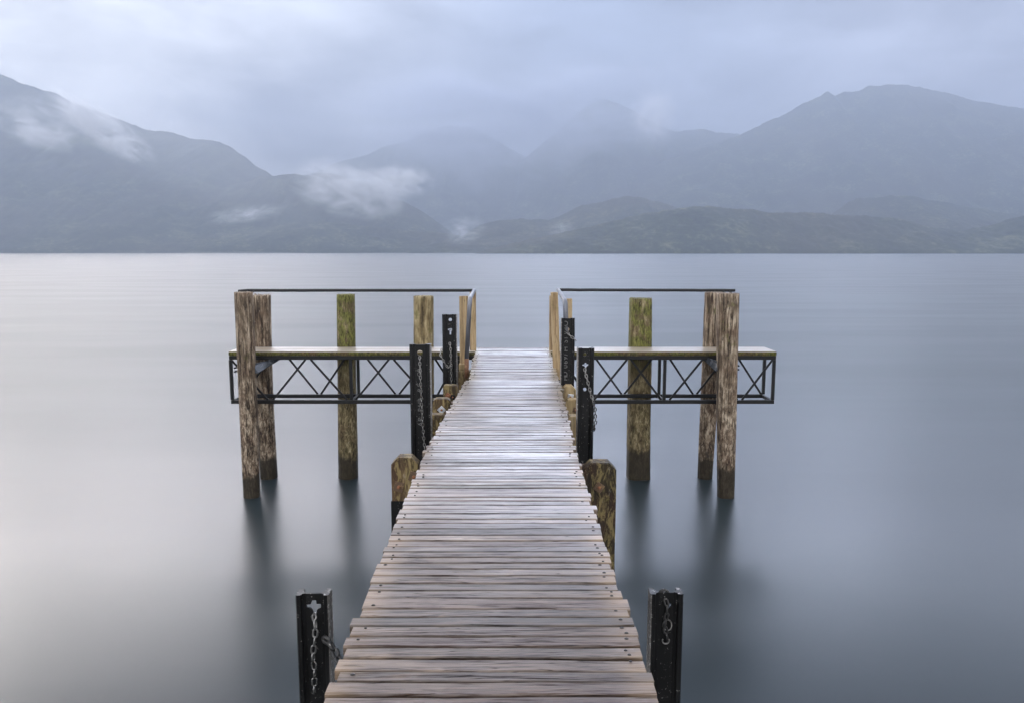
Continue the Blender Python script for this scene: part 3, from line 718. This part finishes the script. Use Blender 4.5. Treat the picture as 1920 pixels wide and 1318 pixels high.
# ------------------------------------------------------------------ chamfered fender timbers bolted beside the walkway
def fender(px0, px1, pyt, y, zbot, ch, label, mat, depth=.14, washers=(), rnd=False):
    a = aty(px0, pyt, y); b = aty(px1, pyt, y); W_ = b.x - a.x; H = a.z - zbot
    root = tag(empty('fender_timber', ((a.x + b.x) / 2, y, zbot)), label, 'timber', 'chamfered timbers bolted beside the walkway')
    c = ch * W_; hw = W_ / 2; bm = bmesh.new()
    if rnd:
        top_ = [(hw - c + c * math.sin(t), H - c + c * math.cos(t)) for t in [math.pi / 2 * (1 - i / 5) for i in range(6)]] + [(-hw + c - c * math.sin(t), H - c + c * math.cos(t)) for t in [math.pi / 2 * i / 5 for i in range(6)]]
    else: top_ = [(hw, H - c), (hw - c, H), (-hw + c, H), (-hw, H - c)]
    nz = 14
    out = [(-hw, 0)] + [(hw, 0)] + [(hw, (H - c) * i / nz) for i in range(1, nz)] + top_ + [(-hw, (H - c) * i / nz) for i in range(nz - 1, 0, -1)]
    out = [(x + (.004 * mn.noise(Vector((z * 5, x * 3, px0))) if 0 < z < H - c else 0), z) for x, z in out]
    f_ = [bm.verts.new((x, 0, z)) for x, z in out]; k_ = [bm.verts.new((x, depth, z)) for x, z in out]; n = len(out)
    bm.faces.new(f_); bm.faces.new(k_[::-1])
    for i in range(n): bm.faces.new((f_[i], f_[(i + 1) % n], k_[(i + 1) % n], k_[i]))
    fe = [e for e in bm.edges if abs(e.verts[0].co.y) < .001 and abs(e.verts[1].co.y) < .001]
    bmesh.ops.bevel(bm, geom=fe, offset=.007, segments=2, affect='EDGES')
    obj('timber', bm, mat, root)
    for (wx, wy, sz, rot, wm) in washers:
        p = aty(wx, wy, y); lx, lz = p.x - root.location.x, p.z - zbot
        bm = bmesh.new(); box(bm, -sz / 2, sz / 2, -.012, -.0005, -sz / 2, sz / 2, .003, Matrix.Rotation(rot, 3, 'Y'), Vector((0, 0, 0)))
        o = obj('washer', bm, wm, root); o.location = (lx, 0, lz)
        bm = bmesh.new(); bmesh.ops.create_cone(bm, cap_ends=True, segments=6, radius1=sz * .2, radius2=sz * .17, depth=.018, matrix=Matrix.Translation((0, -.021, 0)) @ Matrix.Rotation(math.pi / 2, 4, 'X'))
        bmesh.ops.create_cone(bm, cap_ends=True, segments=10, radius1=sz * .11, radius2=sz * .10, depth=.014, matrix=Matrix.Translation((0, -.036, 0)) @ Matrix.Rotation(math.pi / 2, 4, 'X'))
        b_o = obj('bolt', bm, M['bolt'], o)
    return root
fender(733, 783, 858, 6.5, 1.885, .26, 'yellow stained chamfered timber left of walkway with two square washers', M['fender'], washers=[(748, 912, .085, .25, M['washer']), (776, 893, .085, .32, M['washer'])])
bm = bmesh.new(); a = aty(733, 950, 6.52); b = aty(783, 950, 6.52); box(bm, a.x, b.x + .1, 6.52, 6.66, -.8, 1.882, .006)
o = obj('support_post', bm, M['post']); tag(o, 'plain dark support post beneath the yellow stained left timber', 'post')
fender(1095, 1156, 868, 6.36, 0.9, .22, 'dark blotched chamfered timber right of walkway, largest of the timbers', M['fender_dark'], washers=[(1123, 913, .075, .62, M['washer'])])
bm = bmesh.new(); a = aty(1095, 950, 6.38); b = aty(1154, 950, 6.38); box(bm, a.x, b.x, 6.38, 6.5, -.8, .897, .006)
o = obj('support_post', bm, M['bearer']); tag(o, 'brown support post beneath the dark blotched right timber', 'post')
fender(831, 858, 723, 10.0, 1.2, .12, 'farthest left timber with rounded top and orange rust stain', M['fender'], rnd=True, washers=[(840, 741, .065, .5, M['bolt']), (849, 744, .06, .1, M['post'])])
fender(811, 844, 748, 9.0, 1.2, .24, 'speckled brown left timber with a bright half washer', M['fender'], rnd=True, washers=[(828, 768, .075, .8, M['washer_bright'])])
fender(803, 832, 778, 8.25, 1.2, .10, 'lower left timber tucked behind the long chained black post', M['fender'])
fender(1054, 1080, 723, 9.40, 1.2, .30, 'pale tan octagonal topped timber right of walkway with zinc washer', M['fender_pale'], washers=[(1069.5, 744, .075, .12, M['washer_bright'])])
fender(1060, 1086, 749, 9.05, 1.2, .18, 'second pale timber right of walkway partly behind a black post', M['fender_pale'], washers=[(1079, 768, .06, .3, M['washer'])])
fender(1066, 1090, 781, 8.25, 1.2, .12, 'lowest pale right timber between deck edge and black post', M['fender_pale'])

# ------------------------------------------------------------------ mist wisps and haze
def mistmat(name, dens, seed, stretch, col_=(.9, .92, 1)):
    m = bpy.data.materials.new(name); m.use_nodes = True; nt = m.node_tree; nt.nodes.clear(); g = G(nt)
    out = g.n('ShaderNodeOutputMaterial'); tc = g.n('ShaderNodeTexCoord').outputs['Object']
    ln = g.n('ShaderNodeVectorMath', _operation='LENGTH', i0=tc).outputs['Value']
    nz = g.noise(g.vadd(g.vmul(tc, stretch), (seed, seed * .7, seed * 1.3)), 1.0, 7, .62, 1.1)
    dn = g.math('MULTIPLY', g.math('MULTIPLY', g.mapr(nz, .40, .72, 0, 1), g.mapr(ln, 1.0, .1, 0, 1)), dens)
    pv = g.n('ShaderNodeVolumePrincipled', Density=dn, Color=tuple(col_) + (1,), Anisotropy=.32)
    nt.links.new(pv.outputs[0], out.inputs['Volume']); return m
def mist(px, py, D, wpx, hpx, rot, dens, label, seed, stretch=(1.6, 1.6, 1.8), dep=1.0, col_=(.93, .95, .98)):
    c = aty(px, py, D); bm = bmesh.new(); bmesh.ops.create_icosphere(bm, subdivisions=3, radius=1.0)
    o = obj('mist', bm, mistmat('mist_vapour', dens, seed, stretch, col_)); k = D / F_PX / 2
    o.location = c; o.scale = (wpx * k, max(hpx * k * dep, 20), hpx * k); o.rotation_euler = (0, rot, 0)
    tag(o, label, 'mist', 'wisps of mist on the mountainsides', 'stuff')
mist(190, 238, 1650, 250, 80, R(34), .22, 'slanting white mist streak across the left mountain', 1.0, (2.2, 2.2, 1.7))
mist(655, 355, 1950, 250, 125, R(12), .085, 'broad white mist patch above the left hill', 2.0, (2.0, 2.0, 2.0))
mist(750, 338, 2050, 150, 75, R(5), .07, 'small mist patch beside the broad one', 3.0, (2, 2, 1.8))
mist(460, 402, 1420, 190, 42, R(-8), .06, 'thin mist strand low on the left mountain', 4.0, (2.5, 2, 1.5))
mist(868, 432, 1700, 110, 62, R(-10), .045, 'mist tuft at the gap between the low hills', 5.0)
mist(1222, 225, 3350, 110, 140, R(15), .022, 'mist plume curling off the central peak', 6.0)
mist(1052, 430, 1650, 70, 40, R(-8), .03, 'tiny mist tuft on the low right hill', 7.0)
mist(70, 235, 1650, 200, 110, R(20), .035, 'faint mist at the far left mountainside', 8.0)
mist(250, 345, 1560, 900, 420, R(20), .008, 'thin drizzle veil over the left mountain slope', 14.0, (.3, .3, .3), .6)
mist(900, 245, 3700, 620, 260, R(6), .034, 'soft low cloud veiling the far central ridge', 9.0, (1.0, 1.0, 1.1), .6, (.60, .66, .79))
mist(1120, 195, 3500, 560, 200, R(-4), .038, 'low cloud wrapped round the central peak', 12.0, (1.0, 1.0, 1.1), .6, (.60, .66, .79))

bm = bmesh.new(); box(bm, -5600, 5600, -400, 5300, -1.6, HAZE_TOP)
m = bpy.data.materials.new('haze_air'); m.use_nodes = True; m.node_tree.nodes.clear(); g = G(m.node_tree)
out = g.n('ShaderNodeOutputMaterial'); pv = g.n('ShaderNodeVolumePrincipled', Density=HAZE_DENSITY, Color=HAZE_COLOR + (1,), Anisotropy=.32)
m.node_tree.links.new(pv.outputs[0], out.inputs['Volume'])
tag(obj('haze', bm, m), kind='stuff')
